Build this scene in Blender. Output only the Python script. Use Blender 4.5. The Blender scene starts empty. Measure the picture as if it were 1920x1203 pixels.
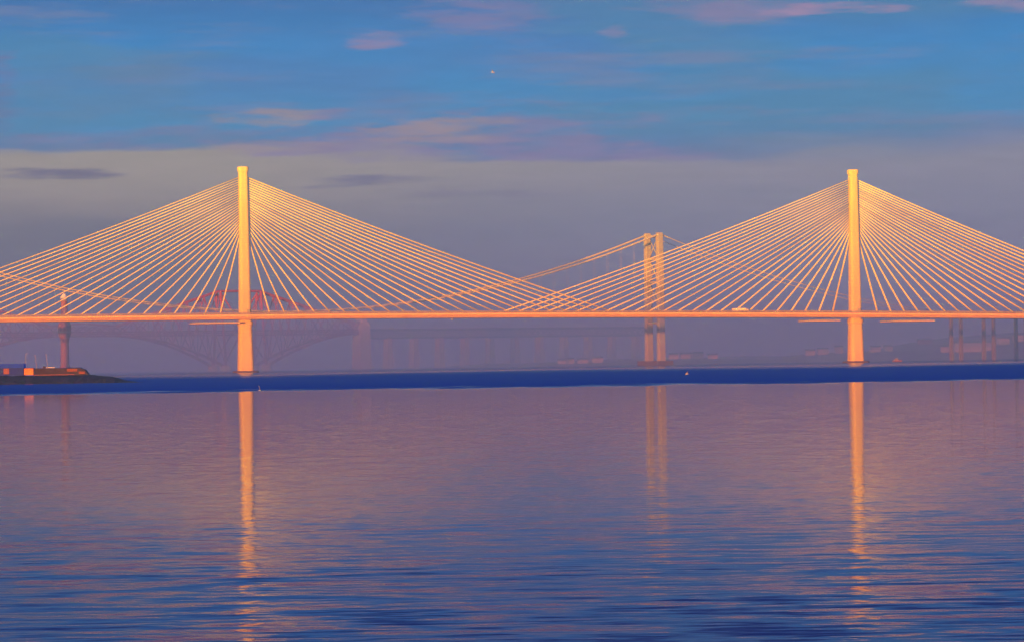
import bpy, math, random
from mathutils import Matrix, Vector
R = math.radians
random.seed(7)
scene = bpy.context.scene
col = scene.collection

# ------------------------------------------------------------------ camera
CAM_H = 7.0
K = 0.00016                                   # tangent of the view angle per photograph pixel
cd = bpy.data.cameras.new("camera")
cd.sensor_width = 36
cd.lens = 18 / (960 * K)
cd.clip_start = 1
cd.clip_end = 60000
cam = bpy.data.objects.new("camera", cd)
col.objects.link(cam)
cam.matrix_world = (Matrix.Translation((0, 0, CAM_H)) @ Matrix.Rotation(R(90 + 0.692), 4, 'X')
                    @ Matrix.Rotation(R(-0.9), 4, 'Z'))
scene.camera = cam
ROT = cam.matrix_world.to_3x3()


def at(px, py, Y):
    """world point at distance Y seen at a photograph pixel"""
    d = ROT @ Vector(((px - 960) * K, (601.5 - py) * K, -1))
    d *= Y / d.y
    return Vector((d.x, Y, CAM_H + d.z))


# ------------------------------------------------------------------ node helper
class NG:
    def __init__(self, tree):
        self.t = tree
        tree.nodes.clear()

    def n(self, kind, **kw):
        nd = self.t.nodes.new(kind)
        for k, v in kw.items():
            setattr(nd, k, v)
        return nd

    def link(self, a, b):
        self.t.links.new(a, b)

    def put(self, sock, v):
        if isinstance(v, bpy.types.NodeSocket):
            self.link(v, sock)
        else:
            sock.default_value = v

    def m(self, op, a, b=None, c=None, clamp=False):
        nd = self.n('ShaderNodeMath', operation=op, use_clamp=clamp)
        self.put(nd.inputs[0], a)
        if b is not None: self.put(nd.inputs[1], b)
        if c is not None: self.put(nd.inputs[2], c)
        return nd.outputs[0]

    def sstep(self, v, a, b, lo=0.0, hi=1.0):
        nd = self.n('ShaderNodeMapRange', interpolation_type='SMOOTHSTEP')
        self.put(nd.inputs[0], v)
        for i, x in enumerate((a, b, lo, hi)):
            self.put(nd.inputs[i + 1], x)
        return nd.outputs[0]

    def mix(self, f, a, b):
        nd = self.n('ShaderNodeMix', data_type='RGBA')
        self.put(nd.inputs[0], f)
        self.put(nd.inputs[6], a)
        self.put(nd.inputs[7], b)
        return nd.outputs[2]

    def mapv(self, vec, scale, loc=(0, 0, 0)):
        nd = self.n('ShaderNodeMapping')
        self.link(vec, nd.inputs[0])
        nd.inputs[1].default_value = loc
        nd.inputs[3].default_value = scale
        return nd.outputs[0]

    def noise(self, vec, scale=1.0, detail=2.0, rough=0.5, out=0):
        nd = self.n('ShaderNodeTexNoise')
        self.link(vec, nd.inputs['Vector'])
        nd.inputs['Scale'].default_value = scale
        nd.inputs['Detail'].default_value = detail
        nd.inputs['Roughness'].default_value = rough
        return nd.outputs[out]


def lin(r, g, b):
    f = lambda c: (c / 255 / 12.92) if c < 10.3 else ((c / 255 + 0.055) / 1.055) ** 2.4
    return (f(r), f(g), f(b), 1)


# ------------------------------------------------------------------ sky
SUN_ELEV, SUN_AZ = 1.45, -158.0                # the sun is low behind the camera, a little to its left
world = bpy.data.worlds.new("World")
scene.world = world
world.use_nodes = True
g = NG(world.node_tree)
gen = g.n('ShaderNodeTexCoord').outputs['Generated']
sep = g.n('ShaderNodeSeparateXYZ')
g.link(gen, sep.inputs[0])
X, Yc, Z = sep.outputs
warp1 = g.noise(g.mapv(gen, (9, 9, 70)), 1.0, 4, 0.55)
warp2 = g.noise(g.mapv(gen, (26, 26, 210), (3, 1, 2)), 1.0, 3, 0.5)
w1 = g.m('SUBTRACT', warp1, 0.5)
w2 = g.m('SUBTRACT', warp2, 0.5)
warp = g.m('ADD', g.m('MULTIPLY', w1, 0.019), g.m('MULTIPLY', w2, 0.004))
zz = g.m('ADD', Z, warp)
xx = g.m('ADD', X, g.m('MULTIPLY', w2, 0.03))
sky = g.n('ShaderNodeValToRGB')
g.link(g.m('MULTIPLY', g.m('POWER', g.m('MAXIMUM', Z, 0.0), 0.5), 1.0), sky.inputs[0])
cr = sky.color_ramp
stops = [(0.000, lin(118, 116, 154)), (0.010, lin(120, 118, 156)), (0.035, lin(112, 120, 158)), (0.060, lin(104, 128, 172)),
         (0.072, lin(72, 150, 198)), (0.095, lin(58, 142, 204)), (0.112, lin(60, 114, 176)), (0.130, lin(56, 74, 132)), (0.16, lin(48, 58, 112)), (0.20, lin(34, 50, 124)),
         (0.27, lin(34, 60, 146)), (0.42, lin(156, 160, 194)), (1.0, lin(150, 154, 188))]
cr.elements[0].position = 0
cr.elements[0].color = stops[0][1]
cr.elements[1].position = 1
cr.elements[1].color = stops[-1][1]
for z, c in stops[1:-1]:
    e = cr.elements.new(math.sqrt(z))
    e.color = c
c = sky.outputs[0]
# broad green-blue and violet blotches in the open sky
bl = g.noise(g.mapv(gen, (5, 5, 26), (1, 4, 7)), 1.0, 3, 0.6)
c = g.mix(g.sstep(bl, 0.45, 0.65, 0, 0.4), c, g.mix(g.sstep(Z, 0.10, 0.15), lin(92, 124, 178), lin(40, 56, 122)))
bl2 = g.noise(g.mapv(gen, (7, 7, 40), (9, 2, 3)), 1.0, 3, 0.6)
c = g.mix(g.m('MULTIPLY', g.sstep(bl2, 0.46, 0.62, 0, 0.5), g.sstep(Z, 0.18, 0.09)), c, lin(84, 140, 172))


n3 = g.m('ADD', g.noise(g.mapv(gen, (30, 30, 230), (2, 8, 1)), 1.0, 7, 0.66), -0.5)
xs = g.m('ADD', X, g.m('MULTIPLY', w2, 0.02))
zs = g.m('ADD', Z, g.m('ADD', g.m('MULTIPLY', w1, 0.003), g.m('MULTIPLY', w2, 0.003)))


def patch(c, px, py, w, h, colr, amt, soft=0.55):
    d = at(px, py, 1.0) - Vector((0, 0, CAM_H))
    d.normalize()
    a = g.m('DIVIDE', g.m('SUBTRACT', xs, d.x), w * K)
    b = g.m('DIVIDE', g.m('SUBTRACT', zs, d.z), h * K)
    r = g.m('ADD', g.m('ADD', g.m('MULTIPLY', a, a), g.m('MULTIPLY', b, b)), g.m('MULTIPLY', n3, 8.0))
    f = g.m('MULTIPLY', g.sstep(r, 1.7, soft * 0.4 - 0.9), amt)
    f = g.m('MULTIPLY', f, g.sstep(Yc, 0.0, 0.3))
    return g.mix(f, c, colr)


wi = g.noise(g.mapv(gen, (11, 11, 120), (4, 4, 9)), 1.0, 6, 0.66)
c = g.mix(g.m('MULTIPLY', g.sstep(wi, 0.48, 0.68, 0, 0.5), g.sstep(Z, 0.16, 0.11)), c, lin(128, 138, 172))
mauve, warm, pink = lin(132, 134, 172), lin(158, 152, 156), lin(152, 140, 172)
c = patch(c, 560, 285, 620, 42, mauve, 0.75, 0.3)
c = patch(c, 900, 262, 330, 55, mauve, 0.7, 0.3)
# the grey bank of haze-cloud along the horizon, its top edge drawn out level
edge = g.m('ADD', zz, g.m('MULTIPLY', g.m('ABSOLUTE', g.m('ADD', X, -0.06)), -0.014))
bank = g.sstep(edge, 0.0628, 0.0594)
bankr = g.sstep(edge, 0.0690, 0.0560)
xm = g.sstep(X, 0.02, 0.11)
bk = g.m('ADD', g.m('MULTIPLY', bank, g.m('SUBTRACT', 1.0, xm)), g.m('MULTIPLY', bankr, xm))
top = g.mix(g.sstep(X, -0.12, 0.12), lin(160, 164, 150), lin(142, 152, 164))
mid = g.mix(g.sstep(X, -0.16, 0.10), lin(114, 122, 132), lin(130, 144, 162))
low = g.mix(g.sstep(X, -0.12, 0.12), lin(92, 104, 128), lin(120, 132, 162))
bc = g.mix(g.sstep(zz, 0.012, 0.036), low, g.mix(g.sstep(zz, 0.036, 0.059), mid, top))
c = g.mix(g.m('MULTIPLY', bk, 0.94), c, bc)
c = patch(c, 525, 222, 92, 17, warm, 0.9, 0.6)
c = patch(c, 620, 214, 45, 12, mauve, 0.8)
c = patch(c, 810, 248, 125, 27, warm, 0.85, 0.5)
c = patch(c, 520, 276, 150, 16, warm, 0.6)
c = patch(c, 960, 284, 460, 15, mauve, 0.7)
c = patch(c, 200, 168, 210, 62, lin(96, 138, 172), 0.5, 0.2)
c = patch(c, 702, 74, 42, 16, pink, 0.8, 0.4)
c = patch(c, 900, 20, 120, 48, lin(126, 132, 176), 0.85, 0.3)
c = patch(c, 1345, 16, 150, 32, lin(134, 134, 172), 0.9, 0.3)
c = patch(c, 1575, 16, 118, 12, lin(164, 144, 176), 0.9, 0.5)
c = patch(c, 1905, 5, 80, 14, pink, 0.7)
c = patch(c, 1145, 60, 32, 11, pink, 0.5)
c = patch(c, 0, 132, 34, 28, lin(124, 116, 164), 0.7)
c = patch(c, 0, 205, 28, 40, lin(110, 118, 162), 0.5)
c = patch(c, 60, 328, 130, 10, lin(108, 110, 138), 0.9)
c = patch(c, 655, 342, 85, 10, lin(110, 114, 146), 0.8)
c = patch(c, 770, 338, 60, 8, lin(112, 116, 146), 0.5)
c = patch(c, 940, 366, 130, 7, lin(116, 118, 148), 0.4)
c = patch(c, 1690, 420, 240, 26, lin(112, 112, 146), 0.3, 0.2)
# fine streaky grain of thin cloud
gr = g.noise(g.mapv(gen, (60, 60, 520)), 1.0, 3, 0.6)
hsv = g.n('ShaderNodeHueSaturation')
g.link(g.sstep(gr, 0.3, 0.7, 0.965, 1.035), hsv.inputs['Value'])
g.link(c, hsv.inputs['Color'])
c = hsv.outputs[0]
nish = g.n('ShaderNodeTexSky', sky_type='NISHITA', sun_disc=False)
nish.sun_elevation = R(SUN_ELEV)
nish.sun_rotation = R(SUN_AZ)
bg1 = g.n('ShaderNodeBackground')
g.link(nish.outputs[0], bg1.inputs[0])
bg1.inputs[1].default_value = 0.05
bg2 = g.n('ShaderNodeBackground')
g.link(c, bg2.inputs[0])
bg2.inputs[1].default_value = 0.422
mx = g.n('ShaderNodeMixShader')
mx.inputs[0].default_value = 0.96
g.link(bg1.outputs[0], mx.inputs[1])
g.link(bg2.outputs[0], mx.inputs[2])
g.link(mx.outputs[0], g.n('ShaderNodeOutputWorld').inputs[0])

# ------------------------------------------------------------------ sun
sd = bpy.data.lights.new("sun", 'SUN')
sd.energy = 5.0
sd.angle = R(0.5)
sd.color = (1.0, 0.59, 0.0)
sun = bpy.data.objects.new("sun", sd)
col.objects.link(sun)
sv = Vector((math.sin(R(SUN_AZ)) * math.cos(R(SUN_ELEV)), math.cos(R(SUN_AZ)) * math.cos(R(SUN_ELEV)), math.sin(R(SUN_ELEV))))
sun.rotation_euler = sv.to_track_quat('Z', 'Y').to_euler()
sun.location = (0, -200, 400)

vs = scene.view_settings
vs.view_transform = 'Standard'
vs.look = 'None'
vs.exposure = 1.25
vs.gamma = 1
cy = scene.cycles
cy.max_bounces = 4
cy.diffuse_bounces = 1
cy.glossy_bounces = 2
cy.volume_bounces = 2
cy.use_denoising = True


# ------------------------------------------------------------------ materials
def pmat(name, color, rough=0.7, var=0.12, scale=0.2, metallic=0.0, lines=0.0, bump=0.0, stretch=(1, 1, 1)):
    m = bpy.data.materials.new(name)
    m.use_nodes = True
    g = NG(m.node_tree)
    p = g.n('ShaderNodeBsdfPrincipled')
    tc = g.n('ShaderNodeTexCoord').outputs['Object']
    nz = g.noise(g.mapv(tc, stretch), scale, 4, 0.6)
    hs = g.n('ShaderNodeHueSaturation')
    hs.inputs['Color'].default_value = (*color, 1)
    v = g.sstep(nz, 0.25, 0.75, 1 - var, 1 + var)
    if lines:
        s = g.n('ShaderNodeSeparateXYZ')
        g.link(tc, s.inputs[0])
        fr = g.m('FRACT', g.m('DIVIDE', s.outputs[2], lines))
        v = g.m('MULTIPLY', v, g.sstep(fr, 0.0, 0.10, 0.80, 1.0))
    g.link(v, hs.inputs['Value'])
    g.link(hs.outputs[0], p.inputs['Base Color'])
    p.inputs['Roughness'].default_value = rough
    p.inputs['Metallic'].default_value = metallic
    p.inputs['Specular IOR Level'].default_value = 0.5 if rough < 0.3 else 0.12
    if bump:
        b = g.n('ShaderNodeBump')
        b.inputs['Strength'].default_value = 0.5
        b.inputs['Distance'].default_value = bump
        g.link(g.noise(tc, scale * 4, 4, 0.6), b.inputs['Height'])
        g.link(b.outputs[0], p.inputs['Normal'])
    g.link(p.outputs[0], g.n('ShaderNodeOutputMaterial').inputs[0])
    return m


M = dict(
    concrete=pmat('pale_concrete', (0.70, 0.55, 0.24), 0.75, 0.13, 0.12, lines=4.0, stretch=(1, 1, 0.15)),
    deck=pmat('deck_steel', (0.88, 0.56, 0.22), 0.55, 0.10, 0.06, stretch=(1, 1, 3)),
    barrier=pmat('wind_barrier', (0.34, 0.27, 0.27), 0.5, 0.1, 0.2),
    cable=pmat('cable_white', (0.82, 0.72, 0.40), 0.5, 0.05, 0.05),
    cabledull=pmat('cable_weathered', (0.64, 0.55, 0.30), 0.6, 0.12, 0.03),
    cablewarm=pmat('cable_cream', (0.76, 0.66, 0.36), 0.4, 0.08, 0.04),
    frbsteel=pmat('grey_steel', (0.37, 0.36, 0.34), 0.6, 0.1, 0.1),
    dull=pmat('hazed_red_grey', (0.13, 0.08, 0.11), 0.7, 0.15, 0.1),  # the far viaduct girder's fading into haze is put into this duller colour
    frbcable=pmat('grey_cable', (0.52, 0.48, 0.42), 0.6, 0.06, 0.05),
    red=pmat('red_oxide_paint', (0.27, 0.035, 0.10), 0.6, 0.15, 0.1),
    granite=pmat('granite', (0.42, 0.38, 0.38), 0.85, 0.2, 0.2),
    asphalt=pmat('asphalt', (0.05, 0.05, 0.05), 0.9, 0.1, 0.3),
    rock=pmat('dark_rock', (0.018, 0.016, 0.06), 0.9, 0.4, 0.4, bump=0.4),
    land=pmat('shore_grass', (0.20, 0.17, 0.16), 0.9, 0.4, 0.02),
    bluepaint=pmat('blue_paint', (0.004, 0.05, 0.85), 0.5, 0.12, 0.3),
    bluedark=pmat('dark_blue_paint', (0.008, 0.025, 0.42), 0.5, 0.12, 0.3),
    orange=pmat('orange_panel', (0.80, 0.26, 0.04), 0.5, 0.12, 0.6),
    render=pmat('pale_render', (0.62, 0.54, 0.46), 0.9, 0.12, 0.3),
    sunpane=pmat('sunset_reflection_pane', (0.26, 0.09, 0.04), 0.8, 0.2, 0.6),  # sunset reflected in the quay building's windows, painted in as the pane colour
    brown=pmat('dark_brown_cladding', (0.05, 0.035, 0.06), 0.8, 0.25, 0.3),
    white=pmat('white_paint', (0.80, 0.79, 0.76), 0.5, 0.06, 0.5),
    tyre=pmat('tyre_rubber', (0.03, 0.03, 0.03), 0.8, 0.1, 1),
    glass=pmat('dark_glass', (0.04, 0.05, 0.07), 0.1, 0.05, 1),
    slate=pmat('roof_slate', (0.13, 0.12, 0.13), 0.8, 0.2, 0.5),
    harling=pmat('pale_harling', (0.22, 0.18, 0.18), 0.9, 0.12, 0.3),
    feather=pmat('gull_white', (0.78, 0.77, 0.76), 0.8, 0.05, 3),
    feathergrey=pmat('gull_grey', (0.30, 0.31, 0.33), 0.8, 0.1, 3),
    beak=pmat('gull_beak', (0.7, 0.4, 0.05), 0.5, 0.05, 3),
    brick=pmat('reddish_brick', (0.26, 0.10, 0.10), 0.85, 0.15, 0.2),
)


# ------------------------------------------------------------------ mesh helper
class MB:
    def __init__(self):
        self.v = []
        self.f = []

    def add(self, vs, fs):
        o = len(self.v)
        self.v += [Vector(v) for v in vs]
        self.f += [tuple(i + o for i in f) for f in fs]
        return self

    def loft(self, rings, close=True):
        n = len(rings[0])
        fs = []
        for r in range(len(rings) - 1):
            for i in range(n):
                j = (i + 1) % n
                fs.append((r * n + i, r * n + j, (r + 1) * n + j, (r + 1) * n + i))
        if close:
            fs.append(tuple(reversed(range(n))))
            fs.append(tuple(range((len(rings) - 1) * n, len(rings) * n)))
        return self.add([p for r in rings for p in r], fs)

    def tube(self, pts, r, seg=6):
        pts = [Vector(p) for p in pts]
        rings = []
        for i, p in enumerate(pts):
            t = (pts[min(i + 1, len(pts) - 1)] - pts[max(i - 1, 0)]).normalized()
            a = t.cross(Vector((0, 0, 1)))
            if a.length < 1e-3: a = t.cross(Vector((0, 1, 0)))
            a.normalize()
            b = a.cross(t)
            rr = r[i] if isinstance(r, (list, tuple)) else r
            rings.append([p + (a * math.cos(q) + b * math.sin(q)) * rr for q in [2 * math.pi * k / seg for k in range(seg)]])
        return self.loft(rings)

    def box(self, c, sx, sy, sz, ux=Vector((1, 0, 0)), uy=Vector((0, 1, 0)), top=1.0):
        c = Vector(c)
        r = []
        for dz, s in ((-sz / 2, 1), (sz / 2, top)):
            r.append([c + ux * (a * sx / 2 * s) + uy * (b * sy / 2 * s) + Vector((0, 0, dz)) for a, b in ((-1, -1), (1, -1), (1, 1), (-1, 1))])
        return self.loft(r)

    def build(self, name, mat, parent=None, origin=None, smooth=False):
        if origin is None:
            origin = Vector((0, 0, 0))
            q = parent
            while q is not None:
                origin = origin + q.location
                q = q.parent
        me = bpy.data.meshes.new(name)
        me.from_pydata([tuple(v - origin) for v in self.v], [], self.f)
        me.materials.append(M[mat] if isinstance(mat, str) else mat)
        me.update()
        import bmesh
        bm = bmesh.new()
        bm.from_mesh(me)
        bmesh.ops.recalc_face_normals(bm, faces=bm.faces)
        bm.to_mesh(me)
        bm.free()
        if smooth:
            for p in me.polygons: p.use_smooth = True
        o = bpy.data.objects.new(name, me)
        if parent is None: o.location = origin
        o.parent = parent
        col.objects.link(o)
        return o


def tag(o, label=None, cat=None, group=None, kind=None):
    if label: o['label'] = label
    if cat: o['category'] = cat
    if group: o['group'] = group
    if kind: o['kind'] = kind
    return o


def empty(name, loc, label, cat, group=None):
    o = bpy.data.objects.new(name, None)
    o.empty_display_size = 1
    o.location = loc
    col.objects.link(o)
    return tag(o, label, cat, group)


def rring(c, ux, uy, w, d, z, cr=0.28, seg=4):
    """rounded rectangle ring"""
    r = min(w, d) * cr
    pts = []
    for k, (sx, sy) in enumerate(((1, 1), (-1, 1), (-1, -1), (1, -1))):
        for i in range(seg + 1):
            a = math.pi / 2 * (k + i / seg)
            pts.append(c + ux * (sx * (w / 2 - r) + r * math.cos(a)) + uy * (sy * (d / 2 - r) + r * math.sin(a)) + Vector((0, 0, z)))
    return pts


# ------------------------------------------------------------------ water
wm = bpy.data.materials.new('sea_water')
wm.use_nodes = True
g = NG(wm.node_tree)
pos = g.n('ShaderNodeNewGeometry').outputs['Position']
sp = g.n('ShaderNodeSeparateXYZ')
g.link(pos, sp.inputs[0])
wx, wy, wz = sp.outputs
# wind-ruffled water: a lane far out, and the open water close in; calm between
big = g.m('SUBTRACT', g.noise(g.mapv(pos, (0.004, 0.01, 1)), 1.0, 4, 0.6), 0.5)
ruf = g.m('SUBTRACT', g.noise(g.mapv(pos, (0.035, 0.008, 1)), 1.0, 5, 0.7), 0.5)
yy = g.m('ADD', wy, g.m('ADD', g.m('MULTIPLY', ruf, 330), g.m('MULTIPLY', big, 160)))
lane = g.m('MULTIPLY', g.sstep(yy, 850, 1000), g.sstep(yy, 3600, 1500))
slick = g.sstep(g.noise(g.mapv(pos, (0.0015, 0.012, 1)), 1.0, 3, 0.6), 0.40, 0.58, 0.65, 1.15)
near = g.sstep(g.m('ADD', wy, g.m('MULTIPLY', big, 160)), 190, 70)


def slope(scale, loc, detail, amp):
    nz = g.noise(g.mapv(pos, scale, loc), 1.0, detail, 0.55, out=1)
    s = g.n('ShaderNodeSeparateXYZ')
    g.link(nz, s.inputs[0])
    return (g.m('MULTIPLY', g.m('SUBTRACT', s.outputs[0], 0.5), amp), g.m('MULTIPLY', g.m('SUBTRACT', s.outputs[1], 0.5), amp))


gust = g.sstep(g.noise(g.mapv(pos, (0.025, 0.06, 1), (7, 1, 0)), 1.0, 4, 0.6), 0.38, 0.62, 0.45, 1.15)
amp1 = g.m('ADD', 0.035, g.m('MULTIPLY', g.m('MULTIPLY', near, gust), 0.20))
amp2 = g.m('ADD', g.m('ADD', 0.075, g.m('MULTIPLY', near, 0.02)), g.m('MULTIPLY', lane, 0.12))
a1, b1 = slope((0.30, 1.0, 1), (0, 0, 0), 4, amp1)
a2, b2 = slope((0.8, 2.4, 1), (5, 3, 0), 3, amp2)
cx = g.n('ShaderNodeCombineXYZ')
g.link(g.m('ADD', a1, a2), cx.inputs[0])
g.link(g.m('ADD', g.m('ADD', b1, b2), g.m('ADD', g.m('MULTIPLY', g.m('MULTIPLY', lane, slick), -0.12), g.m('MULTIPLY', near, -0.001))), cx.inputs[1])
cx.inputs[2].default_value = 1
nv = g.n('ShaderNodeVectorMath', operation='NORMALIZE')
g.link(cx.outputs[0], nv.inputs[0])
gl = g.n('ShaderNodeBsdfGlossy')
gl.inputs[0].default_value = (0.74, 0.80, 0.92, 1)
gl.inputs[1].default_value = 0.04
g.link(nv.outputs[0], gl.inputs['Normal'])
df = g.n('ShaderNodeBsdfDiffuse')
g.link(g.mix(lane, (0.003, 0.026, 0.22, 1), (0.0, 0.035, 0.38, 1)), df.inputs[0])
fr = g.n('ShaderNodeFresnel')
fr.inputs[0].default_value = 1.33
g.link(nv.outputs[0], fr.inputs['Normal'])
rf = g.m('MULTIPLY', fr.outputs[0], g.m('SUBTRACT', g.m('SUBTRACT', 0.88, g.m('MULTIPLY', near, 0.20)), g.m('MULTIPLY', lane, 0.45)))
ms = g.n('ShaderNodeMixShader')
g.link(rf, ms.inputs[0])
g.link(df.outputs[0], ms.inputs[1])
g.link(gl.outputs[0], ms.inputs[2])
g.link(ms.outputs[0], g.n('ShaderNodeOutputMaterial').inputs[0])
w = MB()
w.add([(-19000, -9000, 0), (19000, -9000, 0), (19000, 24000, 0), (-19000, 24000, 0)], [(0, 1, 2, 3)])
tag(w.build('water', wm), 'wide calm estuary with golden bridge reflections and a dark ruffled lane', None, None, 'structure')

# ------------------------------------------------------------------ cable-stayed bridge
T1, T2 = Vector((-273, 3409, 0)), Vector((369, 3584, 0))
BD = (T2 - T1).normalized()
BN = Vector((-BD.y, BD.x, 0))
SPAN = (T2 - T1).length
dz = lambda s: 58.3 - 0.0025 * s - 0.0000095 * s * s
bp = lambda s, l=0.0, z=0.0: T1 + BD * s + BN * l + Vector((0, 0, z))
bridge = empty('cable_stayed_bridge', T1, 'long cable-stayed bridge with two slender golden towers and fans of stays crossing the whole picture', 'bridge')

S0, S1 = -470, 1130
st = [S0 + 16 * i for i in range(int((S1 - S0) / 16) + 1)]
prof = [(-19.9, -0.1), (-19.9, -1.3), (-16.0, -4.4), (16.0, -4.4), (19.9, -1.3), (19.9, -0.1), (0, 0.25)]
d = MB()
d.loft([[bp(s, l, dz(s) + z) for l, z in prof] for s in st])
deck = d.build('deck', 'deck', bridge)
for sgn in (-1, 1):
    b = MB()
    for zz0, hh in ((0.05, 0.6), (0.85, 0.35), (1.4, 0.35), (1.95, 0.35), (2.5, 0.25)):
        b.loft([[bp(s, sgn * 19.3 + o, dz(s) + q) for o, q in ((-0.12, zz0), (0.12, zz0), (0.12, zz0 + hh), (-0.12, zz0 + hh))] for s in st])
    s = S0 + 2
    while s < S1:
        b.box(bp(s, sgn * 19.05, dz(s) + 1.4), 0.25, 0.25, 2.8, BD, BN)
        s += 4
    b.build('wind_barrier', 'barrier', deck)
for l in (-11, 11):
    r = MB()
    r.loft([[bp(s, l + o, dz(s) + q) for o, q in ((-7.2, 0.275), (7.2, 0.275), (7.2, 0.30), (-7.2, 0.30))] for s in st])
    r.build('carriageway', 'asphalt', deck)
# edge fascia strip under the barrier
fz = MB()
fz.loft([[bp(s, -20.0 + o, dz(s) + q) for o, q in ((-0.15, -1.1), (0.0, -1.1), (0.0, 0.15), (-0.15, 0.15))] for s in st])
fz.build('fascia', 'deck', deck)


def tower(c, H, zb):
    t = MB()
    prof = [(-3, 15.9), (10, 15.3), (30, 14.2), (zb - 8, 12.9), (zb, 12.2), (90, 11.3), (120, 10.6), (145, 10.1), (175, 9.6), (H - 8, 9.2)]
    t.loft([rring(c, BD, BN, wd, wd * 1.08, z, 0.30, 5) for z, wd in prof])
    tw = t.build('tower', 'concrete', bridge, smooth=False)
    k = MB()
    k.loft([rring(c, BD, BN, wd, wd * 1.04, z, 0.34, 6) for z, wd in ((H - 8.02, 9.0), (H - 5.5, 9.6), (H - 4, 10.9), (H - 1.4, 11.3), (H - 0.4, 10.8), (H, 9.2))])
    k.build('tower_cap', 'concrete', tw)
    k = MB()
    k.loft([rring(c, BD, BN, wd, wd * 1.1, z, 0.30, 4) for z, wd in ((zb - 11.5, 13.5), (zb - 9.5, 15.0), (zb - 6.6, 15.4), (zb - 6.2, 14.6))])
    k.build('support_collar', 'concrete', tw)
    k = MB()
    k.loft([rring(c, BD, BN, wd, wd * 1.1, z, 0.30, 4) for z, wd in ((-3, 25), (1.2, 25), (1.8, 24))])
    k.build('foundation', 'dull', tw)
    k = MB()
    k.box(c - BN * 6.6 + BD * 2.2 + Vector((0, 0, zb + 4.2)), 3.2, 1.2, 3.0, BD, BN)
    k.build('access_platform', 'frbsteel', tw)
    return tw


tower(T1, 210, dz(0))
tower(T2, 207, dz(SPAN))

for base, H in ((0, 210), (SPAN, 207)):
    for sgn in (-1, 1):
        for i in range(24):
            sd_ = base + sgn * (26 + 16.15 * i)
            za = H - 64.5 + 54.3 * (i / 23)
            b = MB()
            L = abs(sd_ - base)
            for l in (-1.0, 1.0):
                pts = []
                for q in range(9):
                    t = q / 8
                    s = base + sgn * 2.5 + (sd_ - base - sgn * 2.5) * t
                    z = za + (dz(sd_) + 0.3 - za) * t - 3.6 * (L / 400) ** 2 * 4 * t * (1 - t)
                    pts.append(bp(s, l * (0.6 + 0.6 * t), z))
                b.tube(pts, 0.58, 5)
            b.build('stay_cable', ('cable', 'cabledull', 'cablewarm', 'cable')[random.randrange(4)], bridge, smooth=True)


# ------------------------------------------------------------------ gantries hung under the deck and traffic on it
def gantry(s0, s1, label, depth=1.5):
    c = bp((s0 + s1) / 2, -20, dz((s0 + s1) / 2) - 8)
    e = empty('maintenance_gantry', c, label, 'gantry', 'gantries under the long bridge deck')
    b = MB()
    z0 = dz((s0 + s1) / 2) - 8.2
    b.box(bp((s0 + s1) / 2, 0, z0), s1 - s0, 38, 0.5, BD, BN)
    b.build('platform', 'deck', e)
    for l in (-18.8, 18.8):
        b = MB()
        for zc in (0.6, 1.2):
            b.box(bp((s0 + s1) / 2, l, z0 + zc), s1 - s0, 0.22, 0.42, BD, BN)
        s = s0 + 0.3
        while s < s1:
            b.box(bp(s, l * 0.985, z0 + 0.78), 0.18, 0.18, 1.0, BD, BN)
            s += 3
        b.build('railing', 'frbsteel', e)
    for s in (s0 + 1.5, (s0 + s1) / 2, s1 - 1.5):
        for l in (-11, 11):
            MB().tube([bp(s, l, z0 + 0.2), bp(s, l, dz(s) - 5.3)], 0.2, 6).build('hanger', 'frbsteel', e)


gantry(-54, -9, 'bright strip gantry slung under the deck just left of the left golden tower')
gantry(SPAN - 58, SPAN - 24, 'bright strip gantry slung under the deck just left of the right golden tower')
gantry(SPAN + 36, SPAN + 84, 'faint long gantry slung under the deck right of the right golden tower')


def lorry(s, l, label):
    z = dz(s) + 0.3
    e = empty('articulated_lorry', bp(s, l, z), label, 'lorry')
    b = MB()
    b.box(bp(s, l, z + 3.05), 15.5, 2.55, 3.6, BD, BN)
    b.build('trailer', 'white', e)
    b = MB()
    b.box(bp(s, l, z + 1.05), 15.0, 1.2, 0.3, BD, BN)
    b.build('chassis', 'tyre', e)
    cab = MB()
    c0 = bp(s + 9.6, l, z)
    prof = [(-1.3, 0.7), (1.35, 0.7), (1.4, 1.9), (1.0, 3.2), (0.2, 3.75), (-1.3, 3.8)]
    cab.loft([[c0 + BD * a + BN * o + Vector((0, 0, q)) for a, q in prof] for o in (-1.22, 1.22)])
    cb = cab.build('cab', 'white', e)
    wn = MB()
    wn.loft([[c0 + BD * a + BN * o + Vector((0, 0, q)) for a, q in ((0.1, 2.0), (1.1, 2.0), (0.85, 2.9), (0.1, 2.9))] for o in (-1.24, 1.24)])
    wn.build('window', 'glass', cb)
    for a in (-6.2, -4.9, -3.6, 8.9, 10.0, 6.0):
        for o in (-1.1, 1.1):
            t = MB()
            ce = bp(s + a * 1.0, l + o, z + 0.52)
            t.loft([[ce + BN * q + (BD * math.cos(x) + Vector((0, 0, 1)) * math.sin(x)) * 0.5 for x in [k * math.pi / 6 for k in range(12)]] for q in (-0.15, 0.15)])
            t.build('wheel', 'tyre', e)


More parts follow.
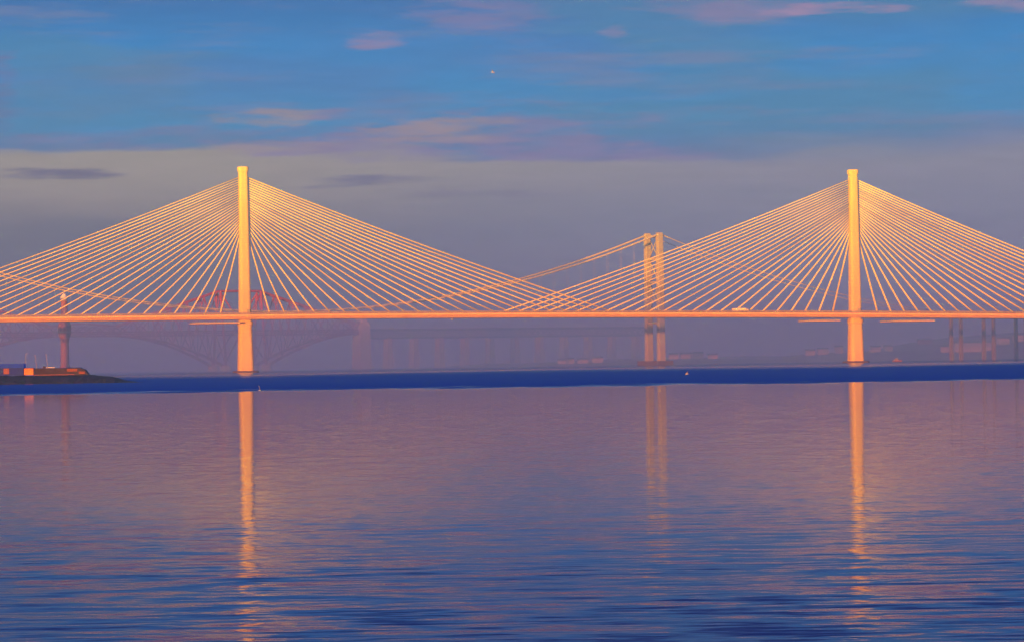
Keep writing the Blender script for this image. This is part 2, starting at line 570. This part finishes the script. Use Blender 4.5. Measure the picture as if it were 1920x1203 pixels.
def van(s, l, label, long=6.0, mat='white', name='panel_van', cat='van'):
    z = dz(s) + 0.3
    e = empty(name, bp(s, l, z), label, cat)
    b = MB()
    h = long / 2
    prof = [(-h, 0.5), (h, 0.5), (h, 1.2), (h - 0.9, 1.45), (h - 1.6, 2.4), (-h + 0.15, 2.6)]
    b.loft([[bp(s + a, l + o, z + q) for a, q in prof] for o in (-1, 1)])
    bd = b.build('body', mat, e)
    b = MB()
    b.loft([[bp(s + a, l + o, z + q) for a, q in ((h - 2.6, 1.5), (h - 1.1, 1.5), (h - 1.6, 2.2), (h - 2.6, 2.2))] for o in (-1.02, 1.02)])
    b.build('window', 'glass', bd)
    for a in (-h + 1.1, h - 1.1):
        for o in (-0.9, 0.9):
            t = MB()
            ce = bp(s + a, l + o, z + 0.38)
            t.loft([[ce + BN * q + (BD * math.cos(x) + Vector((0, 0, 1)) * math.sin(x)) * 0.37 for x in [k * math.pi / 6 for k in range(12)]] for q in (-0.12, 0.12)])
            t.build('wheel', 'tyre', e)


lorry(531, -8, 'bright white articulated lorry driving between the two golden towers, nearer the right one')
van(333, -8, 'small white van on the bridge deck where the stays of the two towers cross', 7)
van(58, -8, 'small red van on the bridge deck right of the left golden tower', 6, 'red')

# ------------------------------------------------------------------ suspension bridge behind
P = at(1235, 676, 4000)
F0 = Vector((P.x - 4, 4000, 0))
phi = R(30)
FD = Vector((-math.cos(phi), -math.sin(phi), 0))          # along the main span, to the left and nearer
FN = Vector((FD.y, -FD.x, 0))
if FN.y < 0: FN = -FN
FL, FS, FH = 988, 89.5, 156.5
fp = lambda s, l=0.0, z=0.0: F0 + FD * s + FN * l + Vector((0, 0, z))
fdz = lambda s: 65.3 - 0.0000055 * (s - 330) ** 2
sus = empty('suspension_bridge', F0, 'hazy suspension bridge standing behind the stays, its twin-legged tower left of the right golden tower', 'bridge')
b = MB()
fs_ = [-900 + 20 * i for i in range(101)]
b.loft([[fp(s, l, fdz(s) + z) for l, z in ((-15, -4.5), (15, -4.5), (15, 0), (-15, 0))] for s in fs_])
b.build('deck', 'frbsteel', sus)
for s0 in (0, FL):
    twb = empty('tower', fp(s0) - sus.location, None, None)
    twb.parent = sus
    for l in (-13.5, 13.5):
        b = MB()
        b.loft([rring(fp(s0, l), FD, FN, wd, wd * 0.8, z, 0.12, 2) for z, wd in ((-2, 9.0), (60, 8.2), (120, 7.8), (FH, 7.4), (FH + 1.5, 5.6))])
        b.build('leg', 'frbsteel', twb)
    b = MB()
    for z0, z1 in ((FH - 30, FH - 3), (FH - 58, FH - 30), (66, FH - 58)):
        for a, c_ in ((-11, 11), (11, -11)):
            b.tube([fp(s0, a, z0), fp(s0, c_, z1)], 0.7, 6)
    for zc in (FH - 2.5, FH - 30, FH - 58, 64, 50):
        b.box(fp(s0, 0, zc), 2.6, 21, 2.6, FD, FN)
    b.build('cross_brace', 'frbsteel', twb)
    b = MB()
    b.box(fp(s0, 0, 1.5), 22, 46, 7, FD, FN)
    b.build('foundation', 'dull', twb)
cz = lambda s: FH - FS * (1 - (1 - 2 * s / FL) ** 2)
for l in (-13.5, 13.5):
    b = MB()
    pts = [fp(-400 + 20 * i, l, fdz(-400) + (FH - fdz(-400)) * (i / 20) - 12 * 4 * (i / 20) * (1 - i / 20)) for i in range(20)]
    pts += [fp(FL * i / 50, l, cz(FL * i / 50)) for i in range(51)]
    b.tube(pts, [0.45] * 20 + [1.15] * 26 + [1.1 - 0.022 * k for k in range(25)], 6)
    b.build('main_cable', 'frbcable', sus, smooth=True)
for i in range(1, 53):
    s = FL * i / 53
    b = MB()
    for l in (-13.5, 13.5):
        b.tube([fp(s, l, cz(s)), fp(s, l, fdz(s))], 0.08, 4)
    b.build('hanger', 'frbcable', sus)
for i in range(1, 9):
    s = -400 - 52 * i
    b = MB()
    for l in (-10, 10):
        b.box(fp(s, l, fdz(s) / 2 - 4), 3.8, 4.6, fdz(s) - 4.2, FD, FN, top=0.8)
    b.box(fp(s, 0, fdz(s) - 8), 5.6, 27, 3.5, FD, FN)
    b.build('pier', 'harling', sus)

# ------------------------------------------------------------------ red cantilever rail bridge far behind
cc = at(450, 690, 4900)
C0 = Vector((cc.x, 4900, 0))
CD = Vector((math.cos(R(35)), math.sin(R(35)), 0))
CN = Vector((-CD.y, CD.x, 0))
cp = lambda s, l=0.0, z=0.0: C0 + CD * s + CN * l + Vector((0, 0, z))
can = empty('cantilever_railway_bridge', C0, 'far red cantilever railway bridge fading into haze behind the left golden tower', 'bridge')


def cant(sc, arm=170, tw=34):
    HT = 116
    for l in (-1, 1):
        for s in (-tw, tw):
            b = MB()
            b.tube([cp(sc + s, l * 19, 0), cp(sc + s, l * 5.5, HT)], 2.0, 8)
            b.build('column', 'red', can)
        b = MB()
        b.tube([cp(sc - tw, l * 5.5, HT), cp(sc + tw, l * 5.5, HT)], 1.6, 8)
        b.tube([cp(sc - tw, l * 17, 12), cp(sc + tw, l * 6, HT - 3)], 1.3, 6)
        b.tube([cp(sc + tw, l * 17, 12), cp(sc - tw, l * 6, HT - 3)], 1.3, 6)
        b.build('tower_bracing', 'red', can)
        for sg in (-1, 1):
            topc = [(tw + arm * t, 5.5 + 1.0 * t, HT - 50 * t) for t in [i / 6 for i in range(7)]]
            botc = [(tw + arm * t, 19 - 12 * t, 5 + 47 * (1 - (1 - t) ** 1.9)) for t in [i / 6 for i in range(7)]]
            b = MB()
            b.tube([cp(sc + sg * a, l * q, z) for a, q, z in topc], 1.3, 6)
            b.build('top_chord', 'red', can)
            b = MB()
            b.tube([cp(sc + sg * a, l * q, z) for a, q, z in botc], [2.4 - 0.2 * i for i in range(7)], 8)
            b.build('bottom_chord', 'red', can)
            b = MB()
            for i in range(6):
                for p0, p1 in ((topc[i], botc[i + 1]), (botc[i], topc[i + 1])):
                    b.tube([cp(sc + sg * p0[0], l * p0[1], p0[2]), cp(sc + sg * p1[0], l * p1[1], p1[2])], 0.9, 5)
                b.tube([cp(sc + sg * topc[i + 1][0], l * topc[i + 1][1], topc[i + 1][2]), cp(sc + sg * botc[i + 1][0], l * botc[i + 1][1], botc[i + 1][2])], 0.6, 5)
            b.build('web_bracing', 'red', can)
    for s in (-tw, tw):
        for l in (-19, 19):
            b = MB()
            b.loft([[cp(sc + s, l) + Vector((math.cos(q) * rr, math.sin(q) * rr, z)) for q in [k * math.pi / 8 for k in range(16)]] for z, rr in ((-2, 9), (8, 7.5))])
            b.build('foundation', 'granite', can)


cant(0)
cant(-515)
b = MB()
for l in (-5.5, 5.5):
    for s0, s1, n in ((-311, -204, 6),):
        for i in range(n):
            a, c_ = s0 + (s1 - s0) * i / n, s0 + (s1 - s0) * (i + 1) / n
            b.tube([cp(a, l, 54), cp(c_, l, 66)], 0.7, 5)
            b.tube([cp(a, l, 66), cp(c_, l, 54)], 0.7, 5)
        b.tube([cp(s0, l, 66), cp((s0 + s1) / 2, l, 70), cp(s1, l, 66)], 1.0, 5)
b.build('suspended_truss', 'red', can)
b = MB()
for l in (-5, 5):
    for z in (52, 58):
        b.tube([cp(-720, l, z), cp(205, l, z)], 1.0, 4)
s = -720
while s < 200:
    for l in (-5, 5):
        b.tube([cp(s, l, 52), cp(s + 12, l, 58)], 0.5, 4)
    s += 12
b.box(cp(-257, 0, 55), 925, 9, 1.2, CD, CN)
b.build('railway_deck', 'red', can)
b = MB()
for l in (-5, 5):
    for z in (45, 57):
        b.tube([cp(205, l, z), cp(750, l, z)], 1.1, 4)
    s = 205
    while s < 745:
        b.tube([cp(s, l, 45), cp(s + 11.5, l, 57)], 0.8, 4)
        b.tube([cp(s, l, 57), cp(s + 11.5, l, 45)], 0.8, 4)
        s += 11.5
b.box(cp(478, 0, 58.5), 545, 9, 1.4, CD, CN)
b.build('viaduct_girder', 'dull', can)
b = MB()
b.box(cp(212, 0, 33), 20, 26, 70, CD, CN, top=0.82)
for l in (-8, 8):
    b.box(cp(212, l, 71), 8, 6, 9, CD, CN, top=0.85)
tag(b.build('end_pier', 'granite', can), 'broad granite portal pier with twin turrets')
for i in range(1, 12):
    b = MB()
    b.box(cp(212 + 47 * i, 0, 21.5), 10.5, 16, 46.8, CD, CN, top=0.72)
    b.build('pier', 'granite', can)

# ------------------------------------------------------------------ hazy slender tower on a skerry, far left
tc = at(122, 690, 3900)
V0 = Vector((tc.x, 3900, 0))
ht = empty('harbour_tower', V0, 'tall slender hazy tower with wide banded head and glowing cap at far left', 'tower')
ex, ey = Vector((1, 0, 0)), Vector((0, 1, 0))
circ = lambda r_, z, n=16: [V0 + Vector((math.cos(2 * math.pi * k / n) * r_, math.sin(2 * math.pi * k / n) * r_, z)) for k in range(n)]
MB().loft([circ(14, -2), circ(9, 3), circ(8, 5)]).build('plinth', 'dull', ht)
MB().loft([circ(7.0, 4), circ(5.2, 12), circ(4.8, 36), circ(5.6, 42)]).build('shaft', 'brick', ht, smooth=True)
hd = MB().loft([circ(5.6, 41.9), circ(7.2, 46), circ(7.8, 50), circ(7.8, 57), circ(6.0, 61)]).build('head', 'brick', ht)
MB().loft([circ(8.3, 49.2), circ(8.3, 50.2)]).build('gallery', 'frbsteel', hd)
MB().loft([circ(4.4, 60.9), circ(3.8, 84), circ(3.6, 86)]).build('upper_column', 'brick', ht)
MB().loft([circ(3.6, 86.1), circ(4.6, 88), circ(4.6, 90), circ(1.2, 94)]).build('cap', 'white', ht)

# ------------------------------------------------------------------ far shore and its buildings
fs = MB()
nx, ny = 140, 14


def land_h(x, y):
    h = 0
    for (cx_, cy_, rx, ry, hh) in ((250, 4760, 190, 160, 7), (60, 4840, 130, 110, 4), (560, 4900, 240, 220, 14), (830, 5150, 330, 480, 40), (1250, 5500, 520, 700, 60),
                                   (380, 5100, 500, 260, 9)):
        q = ((x - cx_) / rx) ** 2 + ((y - cy_) / ry) ** 2
        h = max(h, hh * max(0, 1 - q) ** 0.8)
    return h + (1.2 * math.sin(x * 0.031) * math.sin(y * 0.023) if h > 1 else -1.5)


vs_, ff = [], []
for j in range(ny + 1):
    for i in range(nx + 1):
        x = -120 + i * 14
        y = 4560 + j * 130
        vs_.append((x, y, land_h(x, y)))
for j in range(ny):
    for i in range(nx):
        a = j * (nx + 1) + i
        ff.append((a, a + 1, a + nx + 2, a + nx + 1))
fs.add(vs_, ff)
shore = fs.build('far_shore', 'land', smooth=True)
tag(shore, 'low hazy shore below the bridges with small buildings', None, None, 'structure')


def house(px, Y, wd, hh, label, mat='render', deep=9, gable=True, cat='house', name='house'):
    x = (px - 960) * K * Y
    z = max(0.2, land_h(x, Y)) - 0.6
    o = Vector((x, Y, z))
    e = empty(name, o, label, cat, 'buildings on the far shore')
    MB().box(o + Vector((0, 0, hh / 2)), wd, deep, hh).build('wall', mat, e)
    rf = MB()
    rr = 2.6
    rf.loft([[o + Vector((a, yv, q)) for yv, q in ((-deep / 2 - 0.4, hh + 0.01), (deep / 2 + 0.4, hh + 0.01), (0, hh + rr))] for a in (-wd / 2 - 0.4, wd / 2 + 0.4)])
    rf.build('roof', 'slate', e)
    wn = MB()
    k = -wd / 2 + 1.8
    while k < wd / 2 - 1:
        for zz_ in ([1.6] if hh < 5 else [1.6, 4.4]):
            wn.box(o + Vector((k, -deep / 2 - 0.03, zz_)), 1.1, 0.08, 1.3)
        k += 3.2
    wn.build('window', 'glass', e)


house(1052, 4780, 12, 5, 'leftmost pale house on the far shore, right of the faint viaduct piers')
house(1066, 4790, 14, 6, 'pale house second from the left on the far shore, below the deck')
house(1092, 4770, 16, 5, 'wide pale house on the far shore, third from the left')
house(1119, 4760, 15, 6, 'bright house on the far shore midway to the suspension tower')
house(1262, 4720, 13, 6, 'pale house on the far shore just right of the suspension bridge tower')
house(1285, 4730, 17, 6, 'broad pale house second right of the suspension bridge tower')
house(1308, 4750, 15, 7, 'tall pale house on the far shore, third right of the suspension tower')
house(1335, 4760, 14, 5, 'small pale house on the far shore, fourth right of the suspension tower')
house(1518, 4850, 14, 7, 'pale house on the shore well left of the right golden tower')
house(1542, 4860, 16, 8, 'pale house on the shore second left of the right golden tower')
house(1572, 4880, 12, 9, 'pale house on the shore hard by the left of the right golden tower')
house(1640, 4820, 15, 7, 'pale house on the shore just right of the right golden tower')
house(1664, 4840, 12, 6, 'small pale house second right of the right golden tower')
house(1733, 5010, 22, 6, 'long low reddish building high on the right hillside', 'brick', name='hall', cat='building')
house(1822, 4800, 52, 13, 'large pale warehouse with sunlit front on the right shore', 'render', 20, name='warehouse', cat='building')
house(1772, 4810, 14, 8, 'pale house left of the large pale warehouse')
house(1880, 4830, 18, 9, 'pale house right of the large pale warehouse')
house(1908, 4850, 14, 9, 'rightmost pale house at the edge of the picture')

# small boat below the right part of the bridge
bo = at(1682, 680, 3900)
o = Vector((bo.x, 3900, 0))
e = empty('small_boat', o, 'small reddish boat on the water right of the right golden tower', 'boat')
hl = MB()
hl.loft([[o + Vector((a, s * bw, z)) for s, z in ((-1, 1.5), (-0.6, -0.2), (0.6, -0.2), (1, 1.5))] for a, bw in ((-5.5, 1.3), (-2, 1.8), (2, 1.7), (5, 0.7), (6, 0.1))])
hl.build('hull', 'brick', e)
MB().box(o + Vector((-0.8, 0, 2.5)), 5, 2.4, 2.2, top=0.85).build('wheelhouse', 'harling', e)
MB().tube([o + Vector((-0.8, 0, 3.5)), o + Vector((-0.8, 0, 6.2))], 0.12).build('mast', 'frbsteel', e)

# ------------------------------------------------------------------ breakwater with sheds, left foreground
YB = 1560
kb = K * YB
bx = lambda px: at(px, 715, YB).x
rk = MB()
rs = random.Random(3)
rings = []
n = 60
for i in range(n + 1):
    px = -160 + (268 + 160) * i / n
    x = bx(px)
    if px < 165: h = 4.0 + 0.15 * math.sin(px * 0.2)
    elif px < 215: h = 4.0 - 1.2 * ((px - 165) / 50)
    elif px < 240: h = 2.8 - 2.1 * ((px - 215) / 25)
    else: h = 0.7 - 0.75 * ((px - 240) / 28)
    wd = 4 + h * 2.2
    ring = []
    for a, q in ((-1, -1.0), (-0.85, 0.25), (-0.65, 0.62), (-0.42, 0.95), (0, 1.0), (0.42, 0.97), (0.7, 0.6), (1, -1.0)):
        zq = q * h if q > 0 else -1.0
        ring.append(Vector((x + rs.uniform(-.3, .3), YB + a * wd + rs.uniform(-.5, .5), zq + (rs.uniform(-.22, .22) if 0 < abs(a) < 1 else 0))))
    rings.append(ring)
rk.loft(rings)
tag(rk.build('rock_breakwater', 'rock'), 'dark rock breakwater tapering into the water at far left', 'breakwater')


def wbox(px0, px1, y0, y1, deep=6, yoff=0.0, top=1.0):
    Y = YB + yoff
    x0, x1 = bx(px0), bx(px1)
    zc = (at((px0 + px1) / 2, y0, Y).z, at((px0 + px1) / 2, y1, Y).z)
    return Vector(((x0 + x1) / 2, Y, (zc[0] + zc[1]) / 2)), abs(x1 - x0), deep, abs(zc[0] - zc[1])


# blue shed
c_, a_, b_, h_ = wbox(-30, 46, 681, 703)
c_.z -= 0.2
e = empty('blue_shed', Vector((c_.x, c_.y, c_.z - h_ / 2)), 'blue box-like shed standing on the breakwater at the left edge', 'shed')
MB().box(c_, a_, b_, h_).build('wall', 'bluedark', e)
MB().box(c_ + Vector((0, 0, h_ / 2 + 0.0 - 0.9)), a_ + 0.5, b_ + 0.5, 2.0).build('roof_band', 'bluepaint', e)
MB().box(c_ + Vector((1.5, -b_ / 2 - 0.1, -0.6)), 2.6, 0.2, 2.6).build('door', 'brick', e)
# orange hut
c_, a_, b_, h_ = wbox(47, 64, 690, 702, 4, -0.5)
e = empty('orange_hut', Vector((c_.x, c_.y, c_.z - h_ / 2)), 'small glowing orange hut between the blue shed and the dark low building', 'hut')
pr = MB()
pr.loft([[c_ + Vector((x_ * a_ / 2, y_ * b_ / 2, z_)) for x_, y_ in ((-1, -1), (1, -1), (1, 1), (-1, 1))] for z_ in (-h_ / 2, h_ / 2)])
pr.build('wall', 'orange', e)
MB().box(c_ + Vector((0, 0, h_ / 2 + 0.13)), a_ + 0.5, b_ + 0.5, 0.25).build('roof', 'brown', e)
# long dark building
c_, a_, b_, h_ = wbox(67, 152, 689.5, 703, 7)
e = empty('quay_building', Vector((c_.x, c_.y, c_.z - h_ / 2)), 'long low dark building with orange windows and slanting right end on the breakwater', 'building')
q = MB()
q.loft([[Vector((c_.x + x_, c_.y + y_, c_.z + z_)) for x_, z_ in ((-a_ / 2, -h_ / 2), (a_ / 2 + 4.0, -h_ / 2), (a_ / 2 + 2.2, h_ / 2 - 0.9), (a_ / 2, h_ / 2), (-a_ / 2, h_ / 2))] for y_ in (-b_ / 2, b_ / 2)])
q.build('wall', 'brown', e)
MB().box(c_ + Vector((0, 0, h_ / 2 + 0.12)), a_ + 0.3, b_ + 0.5, 0.22).build('roof', 'bluedark', e)
for px0, px1, y0, y1 in ((128, 147, 690.5, 695.5), (150, 161, 695.5, 700)):
    k_, w_, _, hh_ = wbox(px0, px1, y0, y1)
    MB().box(Vector((k_.x, c_.y - b_ / 2 - 0.05, k_.z)), w_, 0.12, hh_).build('window', 'sunpane', e)
MB().box(c_ + Vector((-1.5, -b_ / 2 - 0.25, -h_ / 2 + 0.35)), a_ - 2, 0.4, 0.35).build('kerb_rail', 'brick', e)
MB().box(c_ + Vector((-6.5, 0, h_ / 2 + 0.6)), 1.4, 1.4, 0.9, top=0.7).build('roof_vent', 'brown', e)
# pale moored launch alongside, its deck rail showing over the roof
c_, a_, b_, h_ = wbox(74, 108, 683, 690, 4, 9)
o = Vector((c_.x + 0.8, YB + 12, 0))
e = empty('moored_launch', o, 'pale launch moored behind the dark low building, only its white cabin top showing', 'boat')
hl = MB()
hl.loft([[o + Vector((a, s * bw, z)) for s, z in ((-1, 2.6), (-0.6, -0.3), (0.6, -0.3), (1, 2.6))] for a, bw in ((-8, 1.8), (-3, 2.3), (4, 2.0), (8, 0.9), (9.5, 0.1))])
hl.build('hull', 'white', e)
MB().box(o + Vector((-1.5, 0, 4.6)), 8.5, 3.2, 4.0).build('cabin', 'white', e)
MB().box(o + Vector((-1.5, 0, 7.2)), 9.5, 3.8, 1.1, top=0.7).build('cabin_roof', 'white', e)
# curved lamp posts
for i, (px, top_, sg, lb) in enumerate(((43, 663, 1, 'thin curved lamp post rising above the right end of the blue shed'),
                                        (68, 666, -1, 'thin curved lamp post above the left end of the dark low building'),
                                        (89, 664, -1, 'thin curved lamp post over the middle of the dark low building'))):
    x = bx(px)
    zt = at(px, top_, YB + 6).z
    o = Vector((x, YB + 4.4, 3.0))
    e = empty('lamp_post', o, lb, 'lamp post', 'lamp posts on the breakwater')
    pts = [o + Vector((0, 0, -1))] + [o + Vector((sg * 0.9 * math.sin(t * 1.5) ** 2, 0, (zt - 3) * t)) for t in (0.3, 0.5, 0.65, 0.8, 0.92, 1.0)]
    MB().tube(pts, [0.14, 0.12, 0.11, 0.1, 0.09, 0.08, 0.07]).build('pole', 'frbsteel', e)
    MB().box(pts[-1] + Vector((sg * 0.35, 0, 0.02)), 0.8, 0.3, 0.16).build('lamp_head', 'frbsteel', e)


# ------------------------------------------------------------------ gulls
def gull(px, py, Y, bank, yaw, label):
    o = at(px, py, Y)
    rot = Matrix.Rotation(R(yaw), 3, 'Z') @ Matrix.Rotation(R(bank), 3, 'X')
    T = lambda v: o + rot @ Vector(v)
    e = empty('gull', o, label, 'gull', 'gulls in flight')
    b = MB()
    pr = [(-0.30, 0.01, 0), (-0.22, 0.045, 0), (-0.05, 0.085, 0), (0.10, 0.08, 0), (0.2, 0.05, .01), (0.25, 0.05, .02), (0.31, 0.03, .02), (0.33, 0.01, .02)]
    b.loft([[T((a, math.cos(k * math.pi / 5) * r_, z + math.sin(k * math.pi / 5) * r_)) for k in range(10)] for a, r_, z in pr])
    b.add([T((-0.28, -0.03, 0)), T((-0.28, 0.03, 0)), T((-0.44, 0.09, 0)), T((-0.44, -0.09, 0))], [(0, 1, 2, 3)])
    b.build('body', 'feather', e, smooth=True)
    for s in (-1, 1):
        w_ = MB()
        st_ = [(0.05, 0.12, -0.12, 0.03), (0.3, 0.17, -0.06, 0.14), (0.5, 0.13, -0.05, 0.17), (0.72, 0.02, -0.10, 0.12)]
        rg = [[T((f_, s * y_, z_ + 0.012)), T(((f_ + k_) / 2, s * y_, z_ + 0.03)), T((k_, s * y_, z_)), T(((f_ + k_) / 2, s * y_, z_ - 0.008))] for y_, f_, k_, z_ in st_]
        w_.loft(rg)
        w_.build('wing', 'feathergrey', e)
    bk_ = MB()
    bk_.loft([[T((a, math.cos(k * math.pi / 3) * r_, 0.02 + math.sin(k * math.pi / 3) * r_)) for k in range(6)] for a, r_ in ((0.31, 0.016), (0.40, 0.004))])
    bk_.build('beak', 'beak', e)


gull(924, 136, 620, 35, 25, 'white gull high in the open blue sky above the bridges')
gull(487, 731, 480, 60, 60, 'gull low over the dark blue water right of the left golden tower')
gull(1288, 700, 640, 30, 200, 'gull low over the water right of the suspension bridge tower')
gull(848, 599, 700, 18, 10, 'gull just under the bridge deck midway between the golden towers')

# ------------------------------------------------------------------ haze
hm = bpy.data.materials.new('haze')
hm.use_nodes = True
g = NG(hm.node_tree)
pv = g.n('ShaderNodeVolumePrincipled')
pv.inputs['Color'].default_value = (0.45, 1.0, 0.80, 1)
pv.inputs['Absorption Color'].default_value = (1, 1, 1, 1)
pv.inputs['Density'].default_value = 0.00015
pv.inputs['Anisotropy'].default_value = 0.75
g.link(pv.outputs[0], g.n('ShaderNodeOutputMaterial').inputs['Volume'])
hz = MB()
hz.box((0, 6000, 106), 42000, 38000, 216)
h = hz.build('haze', hm)
tag(h, 'thin mauve evening haze over the estuary', 'haze', None, 'stuff')

mm = hm.copy()
mm.name = 'mist'
for nd in mm.node_tree.nodes:
    if nd.type == 'PRINCIPLED_VOLUME':
        nd.inputs['Density'].default_value = 0.00105
        nd.inputs['Anisotropy'].default_value = 0.65
        nd.inputs['Color'].default_value = (0.8, 0.9, 1.0, 1)
mb = MB()
mb.box(T1 + BD * 300 + BN * (130 + 3000) + Vector((0, 0, 37.5)), 9000, 6000, 77, BD, BN)
tag(mb.build('mist', mm), 'low violet mist lying on the water behind the cable-stayed bridge', 'mist', None, 'stuff')
